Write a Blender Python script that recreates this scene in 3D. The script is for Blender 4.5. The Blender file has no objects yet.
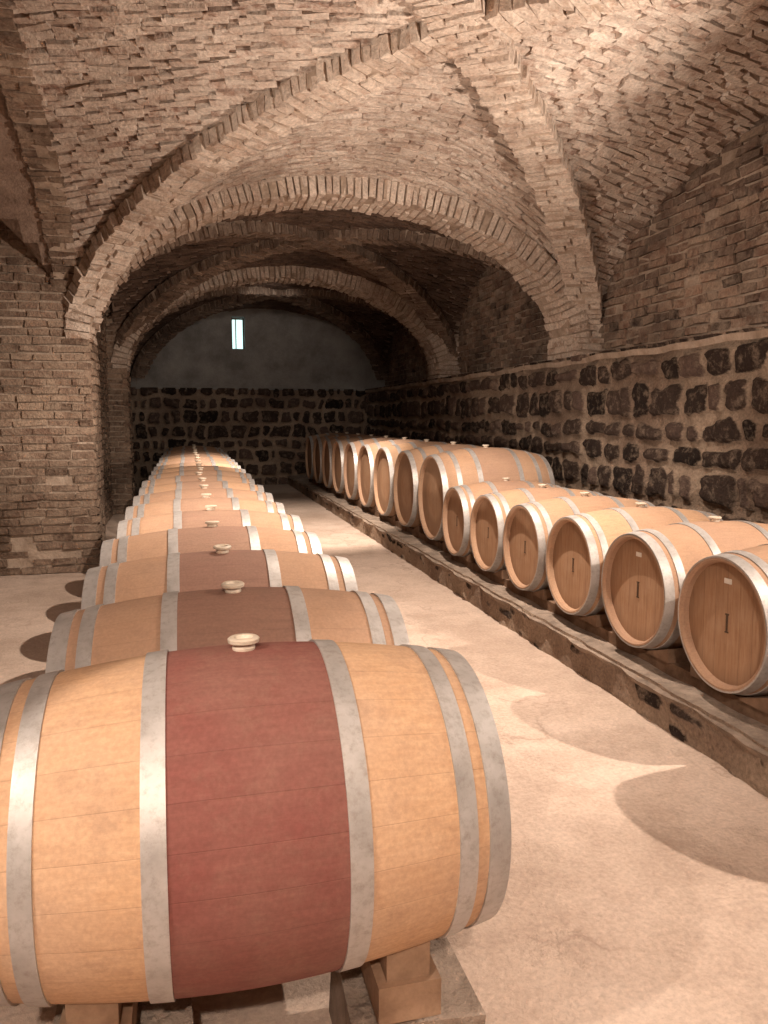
import bpy, math, random
import numpy as np
from mathutils import Vector, Matrix
random.seed(7); rng=np.random.default_rng(7)
scene=bpy.context.scene
COL=scene.collection
FZ=-1.42            # floor level (camera is the origin)
ZS=.62              # ledge / springing level

# ------------------------------------------------------------------ node helpers
class NT:
    def __init__(s,name):
        s.m=bpy.data.materials.new(name); s.m.use_nodes=True
        s.t=s.m.node_tree; s.b=s.t.nodes['Principled BSDF']
    def n(s,typ,**kw):
        nd=s.t.nodes.new(typ)
        for k,v in kw.items():
            if k.startswith('_'): setattr(nd,k[1:],v)
            else: nd.inputs[k.replace('9',' ')].default_value=v
        return nd
    def l(s,a,b): s.t.links.new(a,b)
    def math(s,op,a,b=None,c=None,clamp=False):
        nd=s.t.nodes.new('ShaderNodeMath'); nd.operation=op; nd.use_clamp=clamp
        for i,v in enumerate((a,b,c)):
            if v is None: continue
            if isinstance(v,(int,float)): nd.inputs[i].default_value=v
            else: s.l(v,nd.inputs[i])
        return nd.outputs[0]
    def ramp(s,fac,stops):
        nd=s.t.nodes.new('ShaderNodeValToRGB'); cr=nd.color_ramp
        while len(cr.elements)<len(stops): cr.elements.new(.5)
        for e,(p,c) in zip(cr.elements,stops):
            e.position=p; e.color=(c[0],c[1],c[2],1) if not isinstance(c,(int,float)) else (c,c,c,1)
        s.l(fac,nd.inputs[0]); return nd.outputs[0]
    def mix(s,fac,a,b,mode='MIX'):
        nd=s.t.nodes.new('ShaderNodeMix'); nd.data_type='RGBA'; nd.blend_type=mode
        for sock,v in ((nd.inputs[0],fac),(nd.inputs[6],a),(nd.inputs[7],b)):
            if isinstance(v,(int,float)): sock.default_value=v
            elif isinstance(v,tuple): sock.default_value=(v[0],v[1],v[2],1)
            else: s.l(v,sock)
        return nd.outputs[2]
    def noise(s,vec,scale,detail=4,rough=.6):
        nd=s.n('ShaderNodeTexNoise',Scale=scale,Detail=detail,Roughness=rough)
        if vec is not None: s.l(vec,nd.inputs['Vector'])
        return nd.outputs['Fac']
    def bump(s,h,strength,dist,prev=None):
        nd=s.n('ShaderNodeBump',Strength=strength,Distance=dist); s.l(h,nd.inputs['Height'])
        if prev is not None: s.l(prev,nd.inputs['Normal'])
        return nd.outputs[0]
    def mapping(s,vec,scale):
        nd=s.n('ShaderNodeMapping'); nd.inputs['Scale'].default_value=scale; s.l(vec,nd.inputs['Vector']); return nd.outputs[0]
    def tc(s,o): return s.n('ShaderNodeTexCoord').outputs[o]
    def done(s,col,rough=.9,normal=None,metal=0,spec=.2):
        if isinstance(col,tuple): s.b.inputs['Base Color'].default_value=(*col,1)
        else: s.l(col,s.b.inputs['Base Color'])
        if isinstance(rough,(int,float)): s.b.inputs['Roughness'].default_value=rough
        else: s.l(rough,s.b.inputs['Roughness'])
        s.b.inputs['Metallic'].default_value=metal
        s.b.inputs['Specular IOR Level'].default_value=spec
        if normal is not None: s.l(normal,s.b.inputs['Normal'])
        return s.m

def mat_brickwall(name,c1,c2,mortar,bw=.26,rh=.075,ms=.014,bump=.9,dirt=(.35,.25,.2),dist=.035,worn=.5):
    s=NT(name); uv=s.tc('UV'); ob=s.tc('Object')
    nz=s.n('ShaderNodeTexNoise',Scale=5.0,Detail=3.0); s.l(ob,nz.inputs['Vector'])
    sub=s.n('ShaderNodeVectorMath',_operation='SUBTRACT'); s.l(nz.outputs['Color'],sub.inputs[0]); sub.inputs[1].default_value=(.5,.5,.5)
    sc=s.n('ShaderNodeVectorMath',_operation='SCALE'); s.l(sub.outputs[0],sc.inputs[0]); sc.inputs['Scale'].default_value=dist*2
    ad=s.n('ShaderNodeVectorMath',_operation='ADD'); s.l(uv,ad.inputs[0]); s.l(sc.outputs[0],ad.inputs[1])
    br=s.n('ShaderNodeTexBrick',Scale=1.0); br.inputs['Color1'].default_value=(*c1,1); br.inputs['Color2'].default_value=(*c2,1)
    br.inputs['Mortar'].default_value=(*mortar,1); br.inputs['Mortar Size'].default_value=ms; br.inputs['Mortar Smooth'].default_value=.6
    br.inputs['Brick Width'].default_value=bw; br.inputs['Row Height'].default_value=rh; br.inputs['Bias'].default_value=-.1
    s.l(ad.outputs[0],br.inputs['Vector'])
    n1=s.noise(ob,14,5,.7); n2=s.noise(ob,1.6,4,.6); n3=s.noise(ob,45,3,.7)
    w=s.ramp(n1,[(.42,0),(.62,worn)])
    col=s.mix(w,br.outputs['Color'],mortar)
    col=s.mix(s.ramp(n2,[(.35,.75),(.62,0)]),col,dirt)
    col=s.mix(.55,col,s.ramp(n3,[(.3,.35),(.7,1.)]),'MULTIPLY')
    inv=s.math('SUBTRACT',1.0,br.outputs['Fac'])
    h=s.math('ADD',s.math('MULTIPLY',inv,.6),s.math('ADD',s.math('MULTIPLY',n1,.9),s.math('MULTIPLY',n3,.35)))
    return s.done(col,.95,s.bump(h,bump,.05))

def mat_brickunit(name,cols,wash,washamt=.6,dirt=(.2,.13,.09),dirtamt=.55,lo=.36,hi=.58):
    s=NT(name); ob=s.tc('Object')
    at=s.n('ShaderNodeAttribute',_attribute_name='rnd')
    base=s.ramp(at.outputs['Fac'],[(i/(len(cols)-1),c) for i,c in enumerate(cols)])
    n1=s.noise(ob,9,5,.7); n3=s.noise(ob,40,3,.7); n2=s.noise(ob,1.3,3,.6)
    col=s.mix(s.ramp(n1,[(lo,0),(hi,washamt)]),base,wash)
    col=s.mix(s.ramp(n2,[(.36,dirtamt),(.6,0)]),col,dirt)
    col=s.mix(.6,col,s.ramp(n3,[(.3,.3),(.7,1.)]),'MULTIPLY')
    return s.done(col,.95,s.bump(s.math('ADD',n1,s.math('MULTIPLY',n3,.5)),.9,.03))

def mat_stone(name,dark,dark2,mortar):
    s=NT(name); ob=s.tc('Object')
    at=s.n('ShaderNodeAttribute',_attribute_name='stone'); sp=s.n('ShaderNodeSeparateColor'); s.l(at.outputs['Color'],sp.inputs[0])
    n1=s.noise(ob,11,7,.75); n3=s.noise(ob,50,3,.7); n2=s.noise(ob,1.1,3,.6); n4=s.noise(ob,2.6,5,.7)
    st=s.ramp(sp.outputs[1],[(0,dark),(.5,dark2),(.8,tuple(x*1.6 for x in dark2)),(1,tuple(x*2.4 for x in dark2))])
    st=s.mix(s.ramp(n1,[(.5,0),(.72,.7)]),st,mortar)
    mo=s.mix(s.ramp(n2,[(.35,.7),(.6,0)]),mortar,(.20,.12,.085))
    m=s.math('ADD',sp.outputs[0],s.math('MULTIPLY',s.math('SUBTRACT',n1,.5),1.2))
    m=s.math('ADD',m,s.math('MULTIPLY',s.math('SUBTRACT',n4,.46),1.1))
    col=s.mix(s.ramp(m,[(.32,0),(.56,1)]),mo,st)
    col=s.mix(.6,col,s.ramp(n3,[(.3,.3),(.7,1.)]),'MULTIPLY')
    return s.done(col,.95,s.bump(s.math('ADD',n1,s.math('MULTIPLY',n3,.5)),1.0,.05))

def mat_plain(name,c1,c2,scale=3,rough=.9,bump=.4,bd=.02,metal=0,spec=.2,fine=40):
    s=NT(name); ob=s.tc('Object'); n=s.noise(ob,scale,6,.65); f=s.noise(ob,fine,4,.7)
    col=s.ramp(n,[(.33,c1),(.66,c2)])
    col=s.mix(.35,col,s.ramp(f,[(.3,.5),(.7,1.)]),'MULTIPLY')
    return s.done(col,rough,s.bump(s.math('ADD',n,s.math('MULTIPLY',f,.4)),bump,bd),metal,spec)

M_web=mat_plain('vault_mortar',(.22,.15,.115),(.42,.31,.245),5,bump=.8,bd=.03)
M_webunit=mat_brickunit('vault_brick',[(.34,.20,.15),(.62,.46,.37),(.76,.61,.51),(.46,.31,.24),(.84,.72,.62)],(.88,.76,.66),.85,(.32,.22,.165),.4)
M_webdark=mat_brickunit('shaded_vault_brick',[(.08,.045,.032),(.17,.105,.08),(.24,.16,.12),(.12,.07,.05)],(.27,.19,.145),.6,(.07,.045,.034),.7)  # darker copy of the vault brick: shade of the unlit far bays in its colour
M_wallb=mat_brickwall('wall_brick',(.30,.17,.11),(.16,.09,.06),(.40,.29,.21),dirt=(.10,.06,.045),worn=.55)
M_unit=mat_brickunit('arch_brick',[(.44,.29,.21),(.68,.51,.41),(.82,.67,.56),(.57,.41,.31)],(.88,.75,.64),.85,(.32,.215,.16),.4)
M_ribdark=mat_brickunit('shaded_rib_brick',[(.16,.10,.07),(.28,.19,.14),(.36,.26,.20)],(.42,.31,.24),.7,(.12,.08,.06),.6)  # far-bay ribs, their shade put into the brick colour
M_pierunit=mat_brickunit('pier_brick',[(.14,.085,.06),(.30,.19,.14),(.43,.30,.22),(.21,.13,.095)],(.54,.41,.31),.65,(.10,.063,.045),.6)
M_upper=mat_brickunit('old_wall_brick',[(.045,.03,.025),(.26,.145,.10),(.40,.25,.18),(.10,.06,.047),(.50,.36,.265)],(.58,.45,.35),.6,(.08,.05,.04),.6)
M_mortar=mat_plain('lime_mortar',(.30,.22,.165),(.56,.44,.35),6,bump=.8,bd=.03)
M_stone=mat_stone('rubble_stone',(.028,.019,.016),(.085,.056,.045),(.56,.42,.315))
M_plaster=mat_plain('grey_plaster',(.24,.225,.21),(.42,.395,.37),2.2,bump=.5,bd=.02)
M_timber=mat_plain('old_timber',(.12,.072,.046),(.28,.175,.115),7,bump=.6,bd=.01)
M_chock=mat_plain('chock_wood',(.20,.12,.075),(.36,.235,.155),9,bump=.5,bd=.008)
M_block=mat_plain('concrete_block',(.19,.145,.115),(.42,.33,.265),8,bump=.9,bd=.03)

def mat_floor():
    s=NT('dusty_concrete'); ob=s.tc('Object')
    a=s.noise(ob,.9,6,.65); b=s.noise(ob,6,8,.7); c=s.noise(ob,60,3,.7); d=s.noise(ob,2.4,7,.7)
    col=s.ramp(a,[(.32,(.50,.38,.305)),(.5,(.64,.50,.41)),(.68,(.73,.585,.495))])
    col=s.mix(s.ramp(b,[(.44,0),(.7,.5)]),col,(.42,.305,.24))
    col=s.mix(s.ramp(d,[(.55,0),(.62,.35)]),col,(.44,.33,.26))
    v=s.n('ShaderNodeTexVoronoi',_feature='DISTANCE_TO_EDGE',Scale=.75)
    nz=s.n('ShaderNodeTexNoise',Scale=2.5,Detail=6.0); s.l(ob,nz.inputs['Vector'])
    mx=s.n('ShaderNodeVectorMath',_operation='MULTIPLY_ADD'); s.l(nz.outputs['Color'],mx.inputs[0]); mx.inputs[1].default_value=(.9,.9,.9); s.l(ob,mx.inputs[2])
    s.l(mx.outputs[0],v.inputs['Vector'])
    crack=s.ramp(v.outputs['Distance'],[(0,.55),(.012,0)])
    col=s.mix(s.math('MULTIPLY',crack,s.ramp(a,[(.45,0),(.6,1)])),col,(.30,.2,.15))
    col=s.mix(.5,col,s.ramp(c,[(.3,.5),(.7,1.)]),'MULTIPLY')
    h=s.math('ADD',s.math('MULTIPLY',b,.7),s.math('ADD',s.math('MULTIPLY',c,.4),s.math('MULTIPLY',s.ramp(d,[(.54,0),(.6,1)]),.3)))
    return s.done(col,.85,s.bump(h,.6,.02),spec=.2)
M_floor=mat_floor()

def mat_stave(name,band,big=False):
    s=NT(name); ob=s.tc('Object'); sx=s.n('ShaderNodeSeparateXYZ'); s.l(ob,sx.inputs[0])
    x,y,z=sx.outputs
    ang=s.math('ARCTAN2',z,y); N=26 if not big else 32
    k=s.math('MULTIPLY',ang,N/(2*math.pi)); idx=s.math('FLOOR',k); fr=s.math('FRACT',k)
    wn=s.n('ShaderNodeTexWhiteNoise',_noise_dimensions='1D'); s.l(idx,wn.inputs['W'])
    edge=s.math('MINIMUM',fr,s.math('SUBTRACT',1.0,fr)); groove=s.ramp(edge,[(0,0),(.016,1)])
    oi=s.n('ShaderNodeObjectInfo')
    of=s.n('ShaderNodeVectorMath',_operation='ADD'); s.l(ob,of.inputs[0]); 
    cmb=s.n('ShaderNodeCombineXYZ'); s.l(s.math('MULTIPLY',oi.outputs['Random'],37.0),cmb.inputs[0]); s.l(cmb.outputs[0],of.inputs[1]); ov=of.outputs[0]
    g=s.noise(s.mapping(ov,(3,28,28)),3,6,.65); g2=s.noise(ov,3.2,5,.6); g3=s.noise(ov,120,2,.6); g4=s.noise(ov,11,6,.8)
    base=s.ramp(g,[(.3,(.56,.335,.19)),(.7,(.69,.45,.275))])
    base=s.mix(s.ramp(g2,[(.36,0),(.66,.65)]),base,(.58,.40,.28))
    base=s.mix(s.math('MULTIPLY',s.math('DIVIDE',oi.outputs['Object Index'],100.0),.9),base,(.36,.225,.165))
    base=s.mix(s.math('MULTIPLY',wn.outputs['Value'],.14),base,(.36,.20,.12))
    xe=s.math('ADD',s.math('ABSOLUTE',x),s.math('MULTIPLY',s.math('SUBTRACT',g4,.5),.03))
    ctr=s.ramp(s.math('SUBTRACT',s.math('ADD',xe,.5),band),[(.497,1),(.503,0)])
    tint=s.mix(s.ramp(g2,[(.38,.0),(.66,.55)]),oi.outputs['Color'],(.30,.165,.13))
    tint=s.mix(.35,tint,s.ramp(g,[(.25,.45),(.75,1.)]),'MULTIPLY')
    amt=s.math('MULTIPLY',ctr,oi.outputs['Alpha'])
    col=s.mix(amt,base,tint)
    col=s.mix(s.ramp(g4,[(.5,0),(.74,.4)]),col,(.29,.18,.13))
    end=s.ramp(s.math('ABSOLUTE',x),[(.40,0),(.475,.35)])
    col=s.mix(end,col,(.30,.19,.13))
    col=s.mix(.35,col,s.ramp(groove,[(0,.4),(1,1.)]),'MULTIPLY')
    col=s.mix(.4,col,s.ramp(g3,[(.3,.6),(.7,1.)]),'MULTIPLY')
    h=s.math('ADD',s.math('MULTIPLY',groove,.3),s.math('ADD',s.math('MULTIPLY',g,.3),s.math('MULTIPLY',g4,.2)))
    return s.done(col,.8,s.bump(h,.3,.006),spec=.15)
def mat_head():
    s=NT('barrel_head_oak'); ob=s.tc('Object'); sx=s.n('ShaderNodeSeparateXYZ'); s.l(ob,sx.inputs[0])
    k=s.math('MULTIPLY',sx.outputs[1],13.0); idx=s.math('FLOOR',k); fr=s.math('FRACT',k)
    wn=s.n('ShaderNodeTexWhiteNoise',_noise_dimensions='1D'); s.l(idx,wn.inputs['W'])
    edge=s.math('MINIMUM',fr,s.math('SUBTRACT',1.0,fr)); groove=s.ramp(edge,[(0,0),(.03,1)])
    g=s.noise(s.mapping(ob,(30,30,3)),2.5,6,.65); oi=s.n('ShaderNodeObjectInfo')
    col=s.ramp(g,[(.3,(.30,.165,.095)),(.7,(.44,.27,.16))])
    col=s.mix(s.math('MULTIPLY',oi.outputs['Random'],.4),col,(.23,.13,.08))
    col=s.mix(s.math('MULTIPLY',wn.outputs['Value'],.35),col,(.25,.14,.08))
    rr=s.math('SQRT',s.math('ADD',s.math('POWER',sx.outputs[1],2.0),s.math('POWER',sx.outputs[2],2.0)))
    nz=s.noise(ob,5,5,.7)
    col=s.mix(s.ramp(nz,[(.45,0),(.7,.35)]),col,(.46,.32,.22))
    col=s.mix(s.ramp(s.math('ADD',rr,s.math('MULTIPLY',s.math('SUBTRACT',nz,.5),.12)),[(.19,0),(.26,.55)]),col,(.20,.115,.07))
    col=s.mix(.5,col,s.ramp(groove,[(0,.4),(1,1.)]),'MULTIPLY')
    return s.done(col,.75,s.bump(groove,.25,.004),spec=.2)
def mat_hoop():
    s=NT('galvanised_hoop'); ob=s.tc('Object')
    a=s.noise(ob,9,5,.7); b=s.noise(ob,50,4,.75)
    col=s.ramp(a,[(.3,(.38,.36,.345)),(.7,(.56,.535,.52))])
    col=s.mix(s.ramp(b,[(.48,0),(.72,.6)]),col,(.27,.225,.195))
    return s.done(col,s.ramp(a,[(.3,.42),(.7,.6)]),s.bump(b,.2,.002),metal=.4,spec=.5)
M_head=mat_head(); M_hoop=mat_hoop()
M_bung=mat_plain('silicone_bung',(.60,.50,.39),(.76,.67,.56),12,.5,.1,.003,spec=.4)
M_ink=mat_plain('branding_ink',(.08,.05,.035),(.13,.085,.055),12)
M_tag=mat_plain('paper_tag',(.75,.7,.62),(.85,.8,.74),12)
M_stave=mat_stave('barrel_oak',.175); M_staveB=mat_stave('large_barrel_oak',.20,True)

# ------------------------------------------------------------------ mesh builder
class MB:
    def __init__(s): s.v=[];s.f=[];s.uv=[];s.m=[];s.r=[];s.sm=[]
    def quad(s,pts,uvs=None,mat=0,rnd=.5,smooth=False):
        i=len(s.v); s.v+= [tuple(p) for p in pts]; s.r+=[rnd]*len(pts)
        s.f.append(tuple(range(i,i+len(pts)))); s.uv+= uvs if uvs else [(0,0)]*len(pts); s.m.append(mat); s.sm.append(smooth)
    def hexa(s,P,mat=0,rnd=.5):
        i=len(s.v); s.v+=[tuple(p) for p in P]; s.r+=[rnd]*8
        for f in ((0,2,3,1),(4,5,7,6),(0,1,5,4),(2,6,7,3),(0,4,6,2),(1,3,7,5)):
            s.f.append(tuple(i+k for k in f)); s.uv+=[(0,0)]*4; s.m.append(mat); s.sm.append(False)
    def obox(s,c,A,B,C,ha,hb,hc,mat=0,rnd=.5,j=0,taper=0):
        c=np.array(c,float);A=np.array(A,float)*ha;B=np.array(B,float)*hb;C=np.array(C,float)*hc;P=[]
        J=rng.uniform(-j,j,(8,3)) if j else np.zeros((8,3))
        for k in range(8):
            sa=1 if k&1 else -1; sb=1 if k&2 else -1; sc=1 if k&4 else -1
            P.append(c+A*sa*(1+taper*sc)+B*sb+C*sc+J[k])
        s.hexa(P,mat,rnd)
    def box(s,lo,hi,mat=0,rnd=.5):
        x0,y0,z0=lo;x1,y1,z1=hi
        F=[([(x0,y0,z0),(x1,y0,z0),(x1,y0,z1),(x0,y0,z1)],0,2),([(x1,y1,z0),(x0,y1,z0),(x0,y1,z1),(x1,y1,z1)],0,2),
           ([(x0,y1,z0),(x0,y0,z0),(x0,y0,z1),(x0,y1,z1)],1,2),([(x1,y0,z0),(x1,y1,z0),(x1,y1,z1),(x1,y0,z1)],1,2),
           ([(x0,y0,z1),(x1,y0,z1),(x1,y1,z1),(x0,y1,z1)],0,1),([(x0,y1,z0),(x1,y1,z0),(x1,y0,z0),(x0,y0,z0)],0,1)]
        for pts,a,b in F: s.quad(pts,[(p[a],p[b]) for p in pts],mat,rnd)
    def obj(s,name,mats,loc=(0,0,0)):
        me=bpy.data.meshes.new(name); me.from_pydata(s.v,[],s.f)
        ul=me.uv_layers.new(name='UVMap'); ul.data.foreach_set('uv',np.array(s.uv,dtype=np.float32).ravel())
        me.polygons.foreach_set('material_index',s.m); me.polygons.foreach_set('use_smooth',s.sm)
        a=me.attributes.new('rnd','FLOAT','POINT'); a.data.foreach_set('value',np.array(s.r,dtype=np.float32))
        for m in mats: me.materials.append(m)
        me.update(); o=bpy.data.objects.new(name,me); o.location=loc; COL.objects.link(o); return o

# ------------------------------------------------------------------ room dims
XL,XR=-.82,3.95; BXL,BXR=-.98,4.28
YB=[-3.95,1.25,7.75,12.20,16.70]
CX=(XL+XR)/2; A_ARCH=(XR-XL)/2
RISE_W=1.64; DOME=.01; SPR=.66; ARISE=1.42; RING=.21
def zweb(u,v):
    hu=np.sqrt(np.maximum(0,1-u*u)); hv=np.sqrt(np.maximum(0,1-v*v))
    return SPR+RISE_W*np.maximum(hu,hv)+DOME*(1-u*u)*(1-v*v)

def vault_bay(mb,x0,x1,y0,y1,n=56):
    th=np.linspace(-math.pi/2,math.pi/2,n+1); s=np.sin(th)
    cx,cy=(x0+x1)/2,(y0+y1)/2; a,b=(x1-x0)/2,(y1-y0)/2
    U,V=np.meshgrid(s,s,indexing='ij'); Z=zweb(U,V)
    P=np.stack([cx+a*U,cy+b*V,Z],-1)
    for i in range(n):
        for j in range(n):
            idx=[(i,j),(i,j+1),(i+1,j+1),(i+1,j)]
            mb.quad([P[p,q] for p,q in idx],None,0,.5,True)

def vault_bricks(mb,x0,x1,y0,y1,bl=.21,rh=.066,thin=.03,mat=0):
    """individually laid, uneven bricks on the four webs of one bay"""
    cx,cy=(x0+x1)/2,(y0+y1)/2; a,b=(x1-x0)/2,(y1-y0)/2
    def Pf(x,y): return np.array([x,y,float(zweb(np.array((x-cx)/a),np.array((y-cy)/b)))])
    th=np.linspace(-math.pi/2,math.pi/2,500); s=np.sin(th); zz=RISE_W*np.cos(th)
    def lay(x,y,ln,row):
        e=.015
        p=Pf(x,y); dx=Pf(x+e,y)-Pf(x-e,y); dy=Pf(x,y+e)-Pf(x,y-e)
        A=dx/np.linalg.norm(dx) ; B=dy/np.linalg.norm(dy); N=np.cross(A,B); nn=np.linalg.norm(N)
        if nn<.2: return
        N/=nn
        if N[2]>0: N=-N
        B=np.cross(N,A)
        if np.dot(B,dy)<0: B=-B
        u=(x-cx)/a
        tw=-.28*max(-1,min(1,-u*3))          # diagonal coursing, mirrored about the crown
        t=random.gauss(0,.06)+tw; A,B=A*math.cos(t)+B*math.sin(t),B*math.cos(t)-A*math.sin(t)
        t=random.gauss(.08,.14); B,N=B*math.cos(t)+N*math.sin(t),N*math.cos(t)-B*math.sin(t)
        t=random.gauss(0,.03); A,N=A*math.cos(t)+N*math.sin(t),N*math.cos(t)-A*math.sin(t)
        off=random.uniform(-.010,.016)
        mb.obox(p+N*off,A,B,N,ln/2-.001,rh/2-.008,thin/2+.006,mat,random.random(),.006)
    d=np.concatenate([[0],np.cumsum(np.hypot(np.diff(s*a),np.diff(zz)))])
    ny=int(2*b/rh)
    for r in range(ny):
        y=cy-b+(r+.5)*rh; v=(y-cy)/b; l=random.uniform(0,bl)
        while l<d[-1]:
            ln=bl*random.uniform(.6,1.15)
            u=np.interp(l+ln/2,d,s)
            if abs(u)<abs(v) and abs(u)<.985 and abs(v)<.985: lay(cx+a*u,y,ln,r)
            l+=ln
    d=np.concatenate([[0],np.cumsum(np.hypot(np.diff(s*b),np.diff(zz)))]); r=0; l=rh/2
    while l<d[-1]:
        v=np.interp(l,d,s); y=cy+b*v; x=x0-random.uniform(0,bl)
        while x<x1:
            ln=bl*random.uniform(.6,1.15)
            u=(x+ln/2-cx)/a
            if abs(v)<abs(u)<.995 and abs(v)<.985: lay(x+ln/2,y,ln,r)
            x+=ln
        l+=rh;r+=1

def ribs(mb,x0,x1,y0,y1,w=.34,dep=.12,mat=0):
    cx,cy=(x0+x1)/2,(y0+y1)/2; a,b=(x1-x0)/2,(y1-y0)/2
    for sg in (1,-1):
        t=np.sin(np.linspace(-math.pi/2*.93,math.pi/2*.93,600))
        P=np.stack([cx+a*t,cy+b*t*sg,zweb(t,t)-.01],-1)
        d=np.concatenate([[0],np.cumsum(np.linalg.norm(np.diff(P,axis=0),axis=1))])
        L=np.array([b*sg,-a,0]); L=L/np.linalg.norm(L)
        step=.074; k=0; sd=0.0
        while sd<d[-1]-step:
            st=step*random.uniform(.85,1.15); m=sd+st/2
            p=np.array([np.interp(m,d,P[:,c]) for c in range(3)]); q=np.array([np.interp(m+.02,d,P[:,c]) for c in range(3)])-np.array([np.interp(m-.02,d,P[:,c]) for c in range(3)])
            T=q/np.linalg.norm(q); N=np.cross(L,T); 
            if N[2]>0: N=-N
            mb.obox(p+N*dep*.35,T,L,N,st*.52,w/2-.02,dep*.5,1)
            cut=random.choice([-.06,.06,0]) if k%2 else 0
            for (l0,l1) in [(-w/2,cut),(cut,w/2)]:
                jd=random.uniform(-.018,.018)
                mb.obox(p+L*((l0+l1)/2+random.uniform(-.015,.015))+N*(dep*.5+jd),T,L,N,st*.5-.008,(l1-l0)/2-.005,dep*.5,mat,random.random(),.009)
            sd+=st; k+=1

def arch(mb,origin,H,Yd,a,rise,spr,ring,thick,nl=2):
    H=np.array(H,float);Yd=np.array(Yd,float);Z=np.array([0,0,1.]);o=np.array(origin,float)
    th=np.linspace(0,math.pi,700); h=-np.cos(th)*a; z=spr+np.sin(th)*rise
    d=np.concatenate([[0],np.cumsum(np.hypot(np.diff(h),np.diff(z)))]); sd=0;k=0
    while sd<d[-1]-.03:
        st=.072*random.uniform(.8,1.2); m=sd+st/2; t=np.interp(m,d,th)
        hh,zz=-math.cos(t)*a,spr+math.sin(t)*rise
        T=H*math.sin(t)*a+Z*math.cos(t)*rise; T/=np.linalg.norm(T)
        N=-H*math.cos(t)*rise+Z*math.sin(t)*a; N/=np.linalg.norm(N)
        base=o+H*hh+Z*zz
        mb.obox(base+N*(ring/2+.012),T,Yd,N,st*.56,thick/2-.016,ring/2,1)
        cuts=list(np.linspace(-thick/2,thick/2,nl+1))
        if k%2: cuts=[-thick/2]+[ (cuts[i]+cuts[i+1])/2 for i in range(nl)]+[thick/2]
        for l0,l1 in zip(cuts[:-1],cuts[1:]):
            jd=random.uniform(-.018,.018)
            mb.obox(base+Yd*((l0+l1)/2+random.uniform(-.012,.012))+N*(ring/2+jd),T,Yd,N,st*.5-.007,(l1-l0)/2-.005,ring/2,0,random.random(),.009,.04)
        sd+=st;k+=1

def brick_face(mb,o,H,N,length,z0,z1,rh=.075,bl=.26,prot=.010,jit=.007):
    H=np.array(H,float);N=np.array(N,float);Z=np.array([0,0,1.]);z=z0;row=0
    while z<z1-.02:
        h=min(rh*random.uniform(.93,1.07),z1-z); p=0;first=True
        while p<length-.02:
            l=bl*(.5 if (first and row%2) else 1)*random.uniform(.6,1.12); l=min(l,length-p)
            if length-(p+l)<.07: l=length-p
            if random.random()>.03:
                c=np.array([o[0],o[1],0.])+H*(p+l/2)+Z*(z+h/2)+N*(-.03+random.uniform(-prot,prot))
                t=random.gauss(0,.025); A=H*math.cos(t)+Z*math.sin(t); B=Z*math.cos(t)-H*math.sin(t)
                mb.obox(c,A,N,B,l/2-.007,.035,(h-.018)/2,0,random.random(),jit)
            p+=l;first=False
        z+=h;row+=1
def brick_pier(mb,x0,x1,y0,y1,z0,z1,**k):
    mb.box((x0+.015,y0+.015,z0),(x1-.015,y1-.015,z1),1)
    brick_face(mb,(x0,y0),(1,0,0),(0,-1,0),x1-x0,z0,z1,**k); brick_face(mb,(x0,y1),(1,0,0),(0,1,0),x1-x0,z0,z1,**k)
    brick_face(mb,(x0,y0),(0,1,0),(-1,0,0),y1-y0,z0,z1,**k); brick_face(mb,(x1,y0),(0,1,0),(1,0,0),y1-y0,z0,z1,**k)

# ---- ceiling
mb=MB()
for i in range(4): vault_bay(mb,BXL,BXR,YB[i],YB[i+1])
for i in range(2): vault_bay(mb,-5.75,BXL,YB[i],YB[i+1],30)
ceil=mb.obj('ceiling',[M_web])
mb=MB()
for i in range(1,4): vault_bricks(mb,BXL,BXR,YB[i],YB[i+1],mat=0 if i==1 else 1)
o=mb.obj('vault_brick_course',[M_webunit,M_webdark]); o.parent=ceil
mb=MB()
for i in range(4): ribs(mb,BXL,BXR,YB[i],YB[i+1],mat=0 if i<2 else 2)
rb=mb.obj('vault_rib',[M_unit,M_mortar,M_ribdark]); rb.parent=ceil
mb=MB(); mb.box((-6.2,YB[0]-.5,3.02),(4.9,17.3,3.2)); o=mb.obj('roof_slab',[M_mortar]); o.parent=ceil
for y in YB[1:4]:
    mb=MB(); arch(mb,(CX,y,0),(1,0,0),(0,1,0),A_ARCH,ARISE,.68,RING,.52,2)
    mb.box((XL-.5,y-.2,2.32),(XR+.5,y+.2,3.02),1)
    o=mb.obj('transverse_arch',[M_unit,M_mortar]); o.parent=ceil
for i in range(2):
    mb=MB(); cy=(YB[i]+YB[i+1])/2; arch(mb,(-1.00,cy,0),(0,1,0),(1,0,0),(YB[i+1]-YB[i])/2-.06,1.58,.68,.12,.24,1)
    mb.box((-1.12,YB[i],2.32),(-.92,YB[i+1],3.02),1)
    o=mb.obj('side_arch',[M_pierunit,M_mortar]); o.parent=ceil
# ---- piers left
for y in YB[1:4]:
    x0=-1.26
    y0=y-.27
    if y==YB[2]: x0=-1.95
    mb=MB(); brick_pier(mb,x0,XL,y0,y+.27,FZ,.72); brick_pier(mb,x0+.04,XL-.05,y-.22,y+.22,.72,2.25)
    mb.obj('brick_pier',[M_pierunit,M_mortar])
for y in YB[1:4]:
    mb=MB(); brick_pier(mb,XR-.02,BXR+.1,y-.30,y+.30,ZS,.84); brick_pier(mb,XR+.03,BXR+.1,y-.22,y+.22,.84,2.2)
    mb.obj('brick_pilaster',[M_unit,M_mortar])

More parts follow.
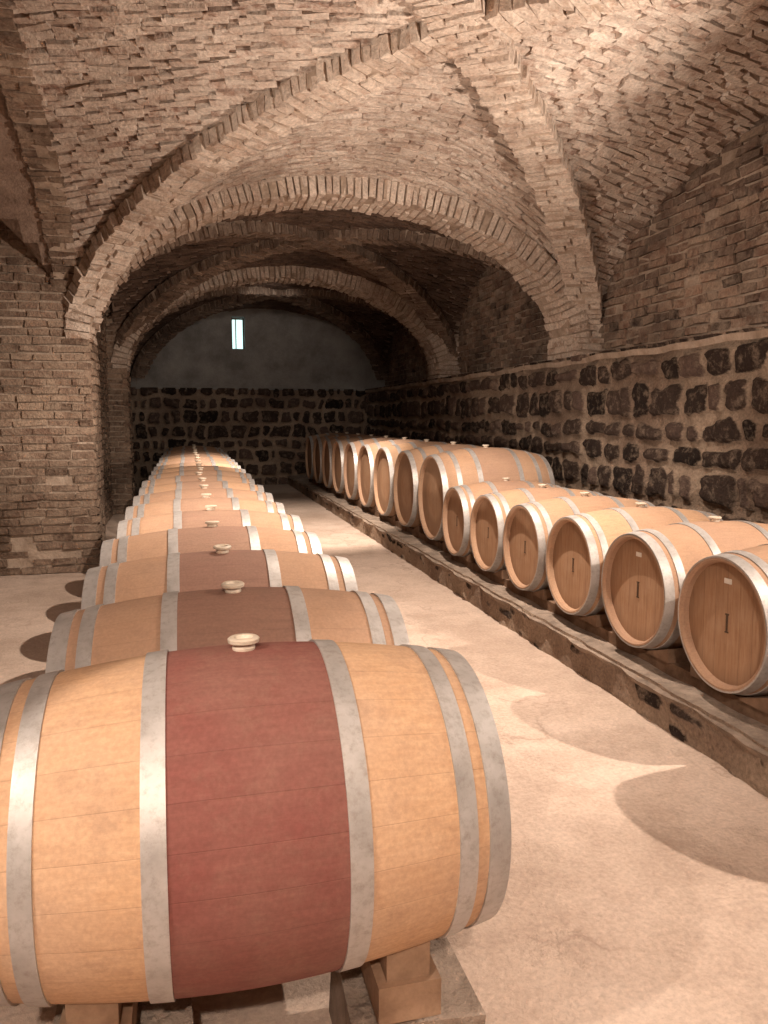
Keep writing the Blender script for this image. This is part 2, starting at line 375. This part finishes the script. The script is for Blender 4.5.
# ---- rubble walls (true relief)
def vnoise(x,y,seed):
    r=np.random.default_rng(seed).random((256,256)); xi=np.floor(x).astype(int);yi=np.floor(y).astype(int);fx=x-xi;fy=y-yi
    fx=fx*fx*(3-2*fx);fy=fy*fy*(3-2*fy);g=lambda a,b:r[a%256,b%256]
    return (g(xi,yi)*(1-fx)+g(xi+1,yi)*fx)*(1-fy)+(g(xi,yi+1)*(1-fx)+g(xi+1,yi+1)*fx)*fy
def fbm(x,y,seed): return vnoise(x,y,seed)*.5+vnoise(x*2.1,y*2.1,seed+1)*.3+vnoise(x*4.3,y*4.3,seed+2)*.2
def rubble(name,W,Hh,place,seed,rmin=.20,rmax=.33,smin=.15,smax=.46,res=.024,amp=.07,mortar=.018):
    nu,nv=int(W/res),int(Hh/res); u=np.linspace(0,W,nu+1);v=np.linspace(0,Hh,nv+1);U,V=np.meshgrid(u,v,indexing='ij')
    du=U+(fbm(U*4,V*4,seed)-.5)*.17; dv=V+(fbm(U*2.5,V*4,seed+5)-.5)*.16
    R=random.Random(seed); rows=[-.3]
    while rows[-1]<Hh+.4: rows.append(rows[-1]+R.uniform(rmin,rmax))
    rows=np.array(rows); ri=np.clip(np.searchsorted(rows,dv)-1,0,len(rows)-2)
    ey=np.minimum(dv-rows[ri],rows[ri+1]-dv); ex=np.zeros_like(U); rr=np.zeros_like(U)
    for k in range(len(rows)-1):
        c=[-.6]
        while c[-1]<W+.6: c.append(c[-1]+R.uniform(smin,smax))
        c=np.array(c); m=ri==k; ci=np.clip(np.searchsorted(c,du[m])-1,0,len(c)-2)
        ex[m]=np.minimum(du[m]-c[ci],c[ci+1]-du[m]); rr[m]=np.array([R.random() for _ in c])[ci]
    q=.08; ax=np.maximum(0,q-ex);ay=np.maximum(0,q-ey); dd=q-np.sqrt(ax**2+ay**2)
    dd=dd+(fbm(U*9,V*9,seed+9)-.5)*.045-rr*.016
    mask=np.clip((dd-mortar)/.03,0,1); mask=mask*mask*(3-2*mask)
    hgt=amp*mask*(.6+.6*rr)+(fbm(U*7,V*7,seed+12)-.5)*.06
    verts=[place(a,b,h) for a,b,h in zip(U.ravel(),V.ravel(),hgt.ravel())]
    ii=np.arange(nu*(nv+1)).reshape(nu,nv+1)[:, :nv].ravel()
    faces=np.stack([ii,ii+nv+1,ii+nv+2,ii+1],-1).tolist()
    me=bpy.data.meshes.new(name); me.from_pydata(verts,[],faces)
    a=me.attributes.new('stone','FLOAT_COLOR','POINT'); c=np.zeros((len(verts),4),np.float32); c[:,0]=mask.ravel();c[:,1]=rr.ravel();c[:,3]=1
    a.data.foreach_set('color',c.ravel()); me.materials.append(M_stone); me.polygons.foreach_set('use_smooth',[True]*len(faces)); me.update()
    o=bpy.data.objects.new(name,me); COL.objects.link(o); return o
XW=3.86
wr=rubble('wall_right',YB[4]-YB[0],ZS-FZ,lambda u,v,h:(XW-h,YB[0]+u,FZ+v),3)
we=rubble('wall_end',XR+1.4,ZS-FZ,lambda u,v,h:(-1.3+u,YB[4]-.05-h,FZ+v),21)
mb=MB()
n=int((YB[4]-YB[0])/.12)
for i in range(n):
    a,b=YB[0]+(YB[4]-YB[0])*i/n,YB[0]+(YB[4]-YB[0])*(i+1)/n
    f=lambda k:XW-.075+.006*math.sin(k*2.3)+.008*math.sin(k*.7); g=lambda k:ZS-.03+.005*math.sin(k*1.3)+.008*math.sin(k*.45)
    mb.quad([(f(i),a,g(i)),(f(i+1),b,g(i+1)),(BXR+.02,b,ZS+.06),(BXR+.02,a,ZS+.06)],None,1)
    mb.quad([(f(i)+.02,a,g(i)-.05),(f(i+1)+.02,b,g(i+1)-.05),(f(i+1),b,g(i+1)),(f(i),a,g(i))],None,1)
mb.box((BXR+.02,YB[0]-.3,FZ),(BXR+.35,YB[4]+.4,3.02),1)
brick_face(mb,(BXR,YB[1]-1),(0,1,0),(-1,0,0),YB[4]-YB[1]+1,ZS,2.4,rh=.085,bl=.25,prot=.022,jit=.012)
o=mb.obj('upper_brickwork',[M_upper,M_mortar]); o.parent=wr
wx0,wx1,wz0,wz1=.96,1.23,1.44,2.10
mb=MB(); y0,y1=YB[4],YB[4]+.4
mb.box((-1.5,y0,FZ),(wx0,y1,3.02));mb.box((wx1,y0,FZ),(4.5,y1,3.02));mb.box((wx0,y0,FZ),(wx1,y1,wz0));mb.box((wx0,y0,wz1),(wx1,y1,3.02))
mb.box((-1.5,y0-.09,ZS-.03),(4.3,y0,ZS+.02))
o=mb.obj('upper_plaster',[M_plaster]); o.parent=we
mb=MB()
for a,b in (((wx0,y0+.28,wz0),(wx0+.025,y0+.32,wz1)),((wx1-.025,y0+.28,wz0),(wx1,y0+.32,wz1)),((wx0,y0+.28,wz0),(wx1,y0+.32,wz0+.025)),((wx0,y0+.28,wz1-.025),(wx1,y0+.32,wz1)),((wx0+.09,y0+.29,wz0),(wx0+.11,y0+.31,wz1))): mb.box(a,b)
mb.obj('window_1',[M_timber])
YA=7.70
mb=MB(); mb.box((-1.6,YA+.1,FZ),(-1.12,YB[4]+.4,3.02),1); brick_face(mb,(-1.10,YA+.35),(0,1,0),(1,0,0),YB[4]-YA-.35,FZ,2.4); mb.obj('wall_left',[M_pierunit,M_mortar])
mb=MB(); mb.box((-6.1,YA+.02,FZ),(-1.24,YA+.35,3.02),1); brick_face(mb,(-5.7,YA),(1,0,0),(0,-1,0),4.45,FZ,2.5); mb.obj('wall_aisle_end',[M_pierunit,M_mortar])
mb=MB(); mb.box((-6.1,YB[0]-.3,FZ),(-5.75,YA+.35,3.02)); mb.obj('wall_far_left',[M_wallb])
mb=MB(); mb.box((-6.1,YB[0]-.4,FZ),(4.65,YB[0],3.02)); mb.obj('wall_back',[M_wallb])
mb=MB(); mb.box((-6.1,YB[0]-.4,FZ-.15),(4.65,YB[4]+.4,FZ)); mb.obj('floor',[M_floor])

# ---- curb
CT=-1.235; CXF=2.08
cb=rubble('stone_curb',YB[4]-YB[0]-.12,CT-FZ+.02,lambda u,v,h:(CXF-h*.6,YB[0]+.01+u,FZ-.01+v),40,.10,.16,.2,.5,.03,.05,.03)
mb=MB(); n=220
for i in range(n):
    a,b=YB[0]+(YB[4]-.12-YB[0])*i/n,YB[0]+(YB[4]-.12-YB[0])*(i+1)/n
    f=lambda k:CXF-.025+.012*math.sin(k*.9)+.008*math.sin(k*2.1+1)+.004*math.sin(k*7)
    g=lambda k:CT+.006*math.sin(k*1.3)
    mb.quad([(f(i),a,CT-.008),(f(i+1),b,CT-.008),(CXF+.12,b,g(i+1)),(CXF+.12,a,g(i))],None,0)
    mb.quad([(f(i)+.03,a,CT-.045),(f(i+1)+.03,b,CT-.045),(f(i+1),b,CT-.008),(f(i),a,CT-.008)],None,0)
    mb.quad([(CXF+.12,a,g(i)),(CXF+.12,b,g(i+1)),(XW,b,CT),(XW,a,CT)],None,0)
o=mb.obj('curb_top',[M_block]); o.parent=cb

# ------------------------------------------------------------------ barrels
def barrel_mesh(name,L,Rb,Rh,hoops,stv,N=72,stamp=False,tag=False):
    V=[];F=[];MI=[];SM=[]
    def R(x): return Rb-(Rb-Rh)*(abs(x)/(L/2))**1.9
    def ring(x,r): 
        i=len(V)
        for k in range(N):
            t=2*math.pi*k/N; V.append((x,r*math.cos(t),r*math.sin(t)))
        return i
    def skin(prof,mat,smooth):
        rs=[ring(x,r) for x,r in prof]
        for a,b in zip(rs[:-1],rs[1:]):
            for k in range(N):
                k2=(k+1)%N; F.append((a+k,b+k,b+k2,a+k2)); MI.append(mat); SM.append(smooth)
        return rs
    h=L/2
    skin([(x,R(x)) for x in np.linspace(-h,h,33)],0,True)
    for s in (-1,1):
        skin([(s*h,R(h)),(s*h,Rh-.012)],0,False); skin([(s*h,Rh-.012),(s*(h-.012),Rh-.022)],0,False)
        skin([(s*(h-.012),Rh-.022),(s*(h-.038),Rh-.024)],0,False)
        rs=skin([(s*(h-.038),Rh-.024),(s*(h-.040),Rh*.5)],1,False)
        F.append(tuple(range(rs[-1],rs[-1]+N)));MI.append(1);SM.append(False)
    for s in (-1,1):
        for c,w in hoops:
            x0,x1=c-w/2,c+w/2; t=.0045
            skin([(s*x,R(x)+t) for x in np.linspace(x0,x1,4)],2,True)
            skin([(s*x0,R(x0)-.002),(s*x0,R(x0)+t)],2,False); skin([(s*x1,R(x1)+t),(s*x1,R(x1)-.004)],2,False)
            for tt in (.9,1.02):
                for q in (-.25,.25):
                    xx=c+q*w; rr=R(xx)+t; b=len(V); cy,cz=rr*math.cos(tt),rr*math.sin(tt)
                    er=Vector((0,math.cos(tt),math.sin(tt))); et=Vector((0,-math.sin(tt),math.cos(tt)))
                    for lv,(rad,up) in enumerate(((.005,0),(.004,.003))):
                        for k in range(8):
                            p=Vector((s*xx,cy,cz))+er*up+et*rad*math.sin(k*math.pi/4)+Vector((rad*math.cos(k*math.pi/4),0,0)); V.append(tuple(p))
                    for k in range(8): F.append((b+k,b+(k+1)%8,b+8+(k+1)%8,b+8+k));MI.append(2);SM.append(True)
                    F.append(tuple(range(b+8,b+16)));MI.append(2);SM.append(True)
    nb=24; prof=[(.022,-.01),(.024,.004),(.022,.008),(.022,.012),(.032,.015),(.033,.022),(.029,.025),(.020,.025),(.017,.018),(.0,.017)]
    rs=[]
    for r,z in prof:
        rs.append(len(V)); V.extend([(r*math.cos(2*math.pi*k/nb),r*math.sin(2*math.pi*k/nb),Rb+z) for k in range(nb)])
    for a,b in zip(rs[:-1],rs[1:]):
        for k in range(nb): F.append((a+k,a+(k+1)%nb,b+(k+1)%nb,b+k));MI.append(3);SM.append(False)
    def plate(y0,y1,z0,z1,mat):
        b=len(V)
        for x in (-(h-.042),-(h-.036)):
            V.extend([(x,y0,z0),(x,y1,z0),(x,y1,z1),(x,y0,z1)])
        for f in ((0,1,2,3),(4,7,6,5),(0,4,5,1),(1,5,6,2),(2,6,7,3),(3,7,4,0)): F.append(tuple(b+k for k in f));MI.append(mat);SM.append(False)
    if stamp:
        plate(-.004,.004,-.038,.038,4); plate(-.010,.010,.036,.041,4); plate(-.010,.010,-.041,-.036,4)
    if tag: plate(-.022,.022,.17,.192,5)
    me=bpy.data.meshes.new(name); me.from_pydata(V,[],F)
    for m in (stv,M_head,M_hoop,M_bung,M_ink,M_tag): me.materials.append(m)
    me.polygons.foreach_set('material_index',MI); me.polygons.foreach_set('use_smooth',SM); me.update()
    return me
RB,RH,LB=.335,.283,.95
HP=[(.175,.042),(.385,.038),(.452,.046)]
meL=barrel_mesh('barrel_mesh',LB,RB,RH,HP,M_stave,96)
meR=barrel_mesh('barrel_mesh_marked',LB,RB,RH,HP,M_stave,80,True)
meT=barrel_mesh('barrel_mesh_tagged',LB,RB,RH,HP,M_stave,80,True,True)
meB=barrel_mesh('large_barrel_mesh',1.10,.468,.392,[(.20,.045),(.39,.042),(.525,.05)],M_staveB,80)
def put(me,name,x,y,z,col,rx=0,rz=0,pi=0):
    o=bpy.data.objects.new(name,me); o.location=(x,y,z); o.rotation_euler=(math.radians(rx),0,math.radians(rz)); o.color=col; o.pass_index=int(pi); COL.objects.link(o); return o
put(meL,'wine_barrel',.10,1.565,-.810,(.255,.092,.078,1),-2,0,0)
y=2.225
tints=[(.29,.165,.125,.95),(.31,.18,.14,.9),(.35,.22,.165,.8),(.39,.255,.19,.7)]
outer=[65,62,60,50]
for i in range(19):
    c=tints[i] if i<4 else (.42,.28,.215,random.uniform(.3,.7))
    put(meL,'wine_barrel',.10+random.uniform(-.015,.015),y,-.83,c,random.uniform(-4,4),random.uniform(-.8,.8),outer[i] if i<4 else random.randint(25,65)); y+=.673
y=1.38
for i in range(8):
    put(meT if i in(2,3) else meR,'wine_barrel',2.155+LB/2+random.uniform(-.012,.012),y,-.865,(.45,.29,.21,random.uniform(.1,.6)),random.uniform(-3,3),random.uniform(-.6,.6),random.randint(30,70)); y+=.673
y=6.90
for i in range(9):
    put(meB,'large_wine_barrel',2.20+.55,y,-.745,(.42,.28,.21,.5),random.uniform(-3,3),random.uniform(-.5,.5),random.randint(30,70)); y+=.945

# ------------------------------------------------------------------ supports
def Rf(x,L=LB,Rb=RB,Rh=RH): return Rb-(Rb-Rh)*(abs(x)/(L/2))**1.9
def beam(name,x,w,y0,y1,z0,z1,mat):
    mb=MB(); mb.box((x-w/2,y0,z0),(x+w/2,y1,z1)); o=mb.obj(name,[mat])
    bv=o.modifiers.new('bevel','BEVEL'); bv.width=.006; bv.segments=2
    return o
def chock(mb,x,y,ztop,side,w=.09,l=.14,h=.075):
    y0,y1=(y,y+l*side); z0=ztop
    P=[(x-w/2,y0,z0),(x+w/2,y0,z0),(x+w/2,y1,z0),(x-w/2,y1,z0),(x-w/2,y0,z0+.012),(x+w/2,y0,z0+.012),(x+w/2,y1,z0+h),(x-w/2,y1,z0+h)]
    b=len(mb.v); mb.v+=P; mb.r+=[.5]*8
    for f in ((3,2,1,0),(4,5,6,7),(0,1,5,4),(1,2,6,5),(2,3,7,6),(3,0,4,7)): mb.f.append(tuple(b+k for k in f)); mb.uv+=[(0,0)]*4; mb.m.append(0); mb.sm.append(False)
rack=bpy.data.objects.new('barrel_rack',None); COL.objects.link(rack)
for xo in (-.30,.30):
    top=-.83-Rf(xo)-.002
    o=beam('rail',.10+xo,.11,1.93,15.0,top-.11,top,M_timber); o.parent=rack
    o=beam('front_rail',.10+xo,.13,1.36,1.90,top-.06,-.810-Rf(xo)-.002,M_chock); o.parent=rack
    mb=MB(); yy=1.60
    while yy<15:
        brick=.20 if yy>1.7 else .30
        w=.12 if yy>1.7 else .14
        mb.obox((.10+xo+(.03 if yy<1.7 else 0),yy-(.06 if yy<1.7 else 0),(FZ+top-.09)/2),(1,0,0),(0,1,0),(0,0,1),w,brick/2,(top-.09-FZ)/2,0,.5,.012)
        yy+=1.34
    o=mb.obj('support_block',[M_block]); o.parent=rack
    mb=MB()
    chock(mb,.10+xo,1.565-.05,-.810-Rf(xo)-.002,-1)
    y=2.225
    for i in range(19):
        chock(mb,.10+xo,y-.07,top,-1,.08,.12,.04); chock(mb,.10+xo,y+.07,top,1,.08,.12,.04); y+=.673
    o=mb.obj('chock',[M_chock]); o.parent=rack
rack2=bpy.data.objects.new('barrel_cradle',None); COL.objects.link(rack2)
for xo in (-.34,.30):
    X=2.155+LB/2+xo; top=-.865-Rf(xo)-.002
    o=beam('rail',X,.12,1.0,6.36,CT-.01,top,M_timber); o.parent=rack2
    mb=MB(); y=1.38
    for i in range(8):
        for sd in (-1,1): chock(mb,X-.02,y+.08*sd,top,sd,.12,.17,.07)
        y+=.673
    o=mb.obj('chock',[M_timber]); o.parent=rack2
for xo in (-.40,.36):
    X=2.75+xo; top=-.745-Rf(xo,1.10,.468,.392)-.002
    o=beam('rail',X,.12,6.42,15.0,CT-.01,max(top,CT+.01),M_timber); o.parent=rack2
    mb=MB(); y=6.90
    for i in range(9):
        for sd in (-1,1): chock(mb,X,y+.1*sd,top,sd,.12,.2,.07)
        y+=.945
    o=mb.obj('chock',[M_timber]); o.parent=rack2

# ------------------------------------------------------------------ lights
def light(name,typ,loc,e,col,rad=.08,target=None,angle=150,blend=.5):
    l=bpy.data.lights.new(name,typ); l.energy=e; l.color=col; l.shadow_soft_size=rad
    if typ=='SPOT': l.spot_size=math.radians(angle); l.spot_blend=blend
    o=bpy.data.objects.new(name,l); o.location=loc
    if target: o.rotation_euler=(Vector(target)-Vector(loc)).to_track_quat('-Z','Y').to_euler()
    COL.objects.link(o); return o
W=(1,.84,.70)
light('lamp_main','POINT',(-.3,-2.0,2.0),470,W,.05)
light('lamp_left','SPOT',(-1.7,.2,1.6),260,W,.05,(0,1.7,-.8),50,.9)
light('lamp_right','SPOT',(3.6,1.55,1.25),420,W,.02,(2.0,2.4,-1.3),84,.7)
light('lamp_bay','SPOT',(1.6,4.3,2.0),620,W,.02,(.8,5.6,-1.4),128,.7)
light('fill_uplight_right','SPOT',(3.45,2.6,.15),560,W,.04,(.4,5.9,1.9),84,.7)  # unseen spot, added to brighten the near vault from below
light('fill_uplight_left','SPOT',(-2.2,3.0,-.3),520,W,.04,(3.1,6.3,1.5),56,.7)  # second added spot, out of view, fills the opposite web
light('lamp_second','SPOT',(1.3,8.2,2.15),900,W,.05,(1.25,9.9,-1.4),66,.6)
light('lamp_third','SPOT',(1.5,12.7,2.15),40,(1,.9,.8),.06,(1.4,16.6,.2),80,.6)
w=bpy.data.worlds.new('World'); scene.world=w; w.use_nodes=True
bg=w.node_tree.nodes['Background']; bg.inputs[0].default_value=(.62,.9,.86,1); bg.inputs[1].default_value=1.4

# ------------------------------------------------------------------ camera
cam=bpy.data.cameras.new('camera'); co=bpy.data.objects.new('camera',cam); COL.objects.link(co)
cam.sensor_fit='VERTICAL'; cam.sensor_height=36; cam.lens=770/1024*36; cam.clip_start=.05
co.location=(0,0,0); co.rotation_euler=(math.radians(90-6.96),0,math.radians(-14.25))
scene.camera=co
scene.view_settings.view_transform='Standard'
scene.view_settings.exposure=.18
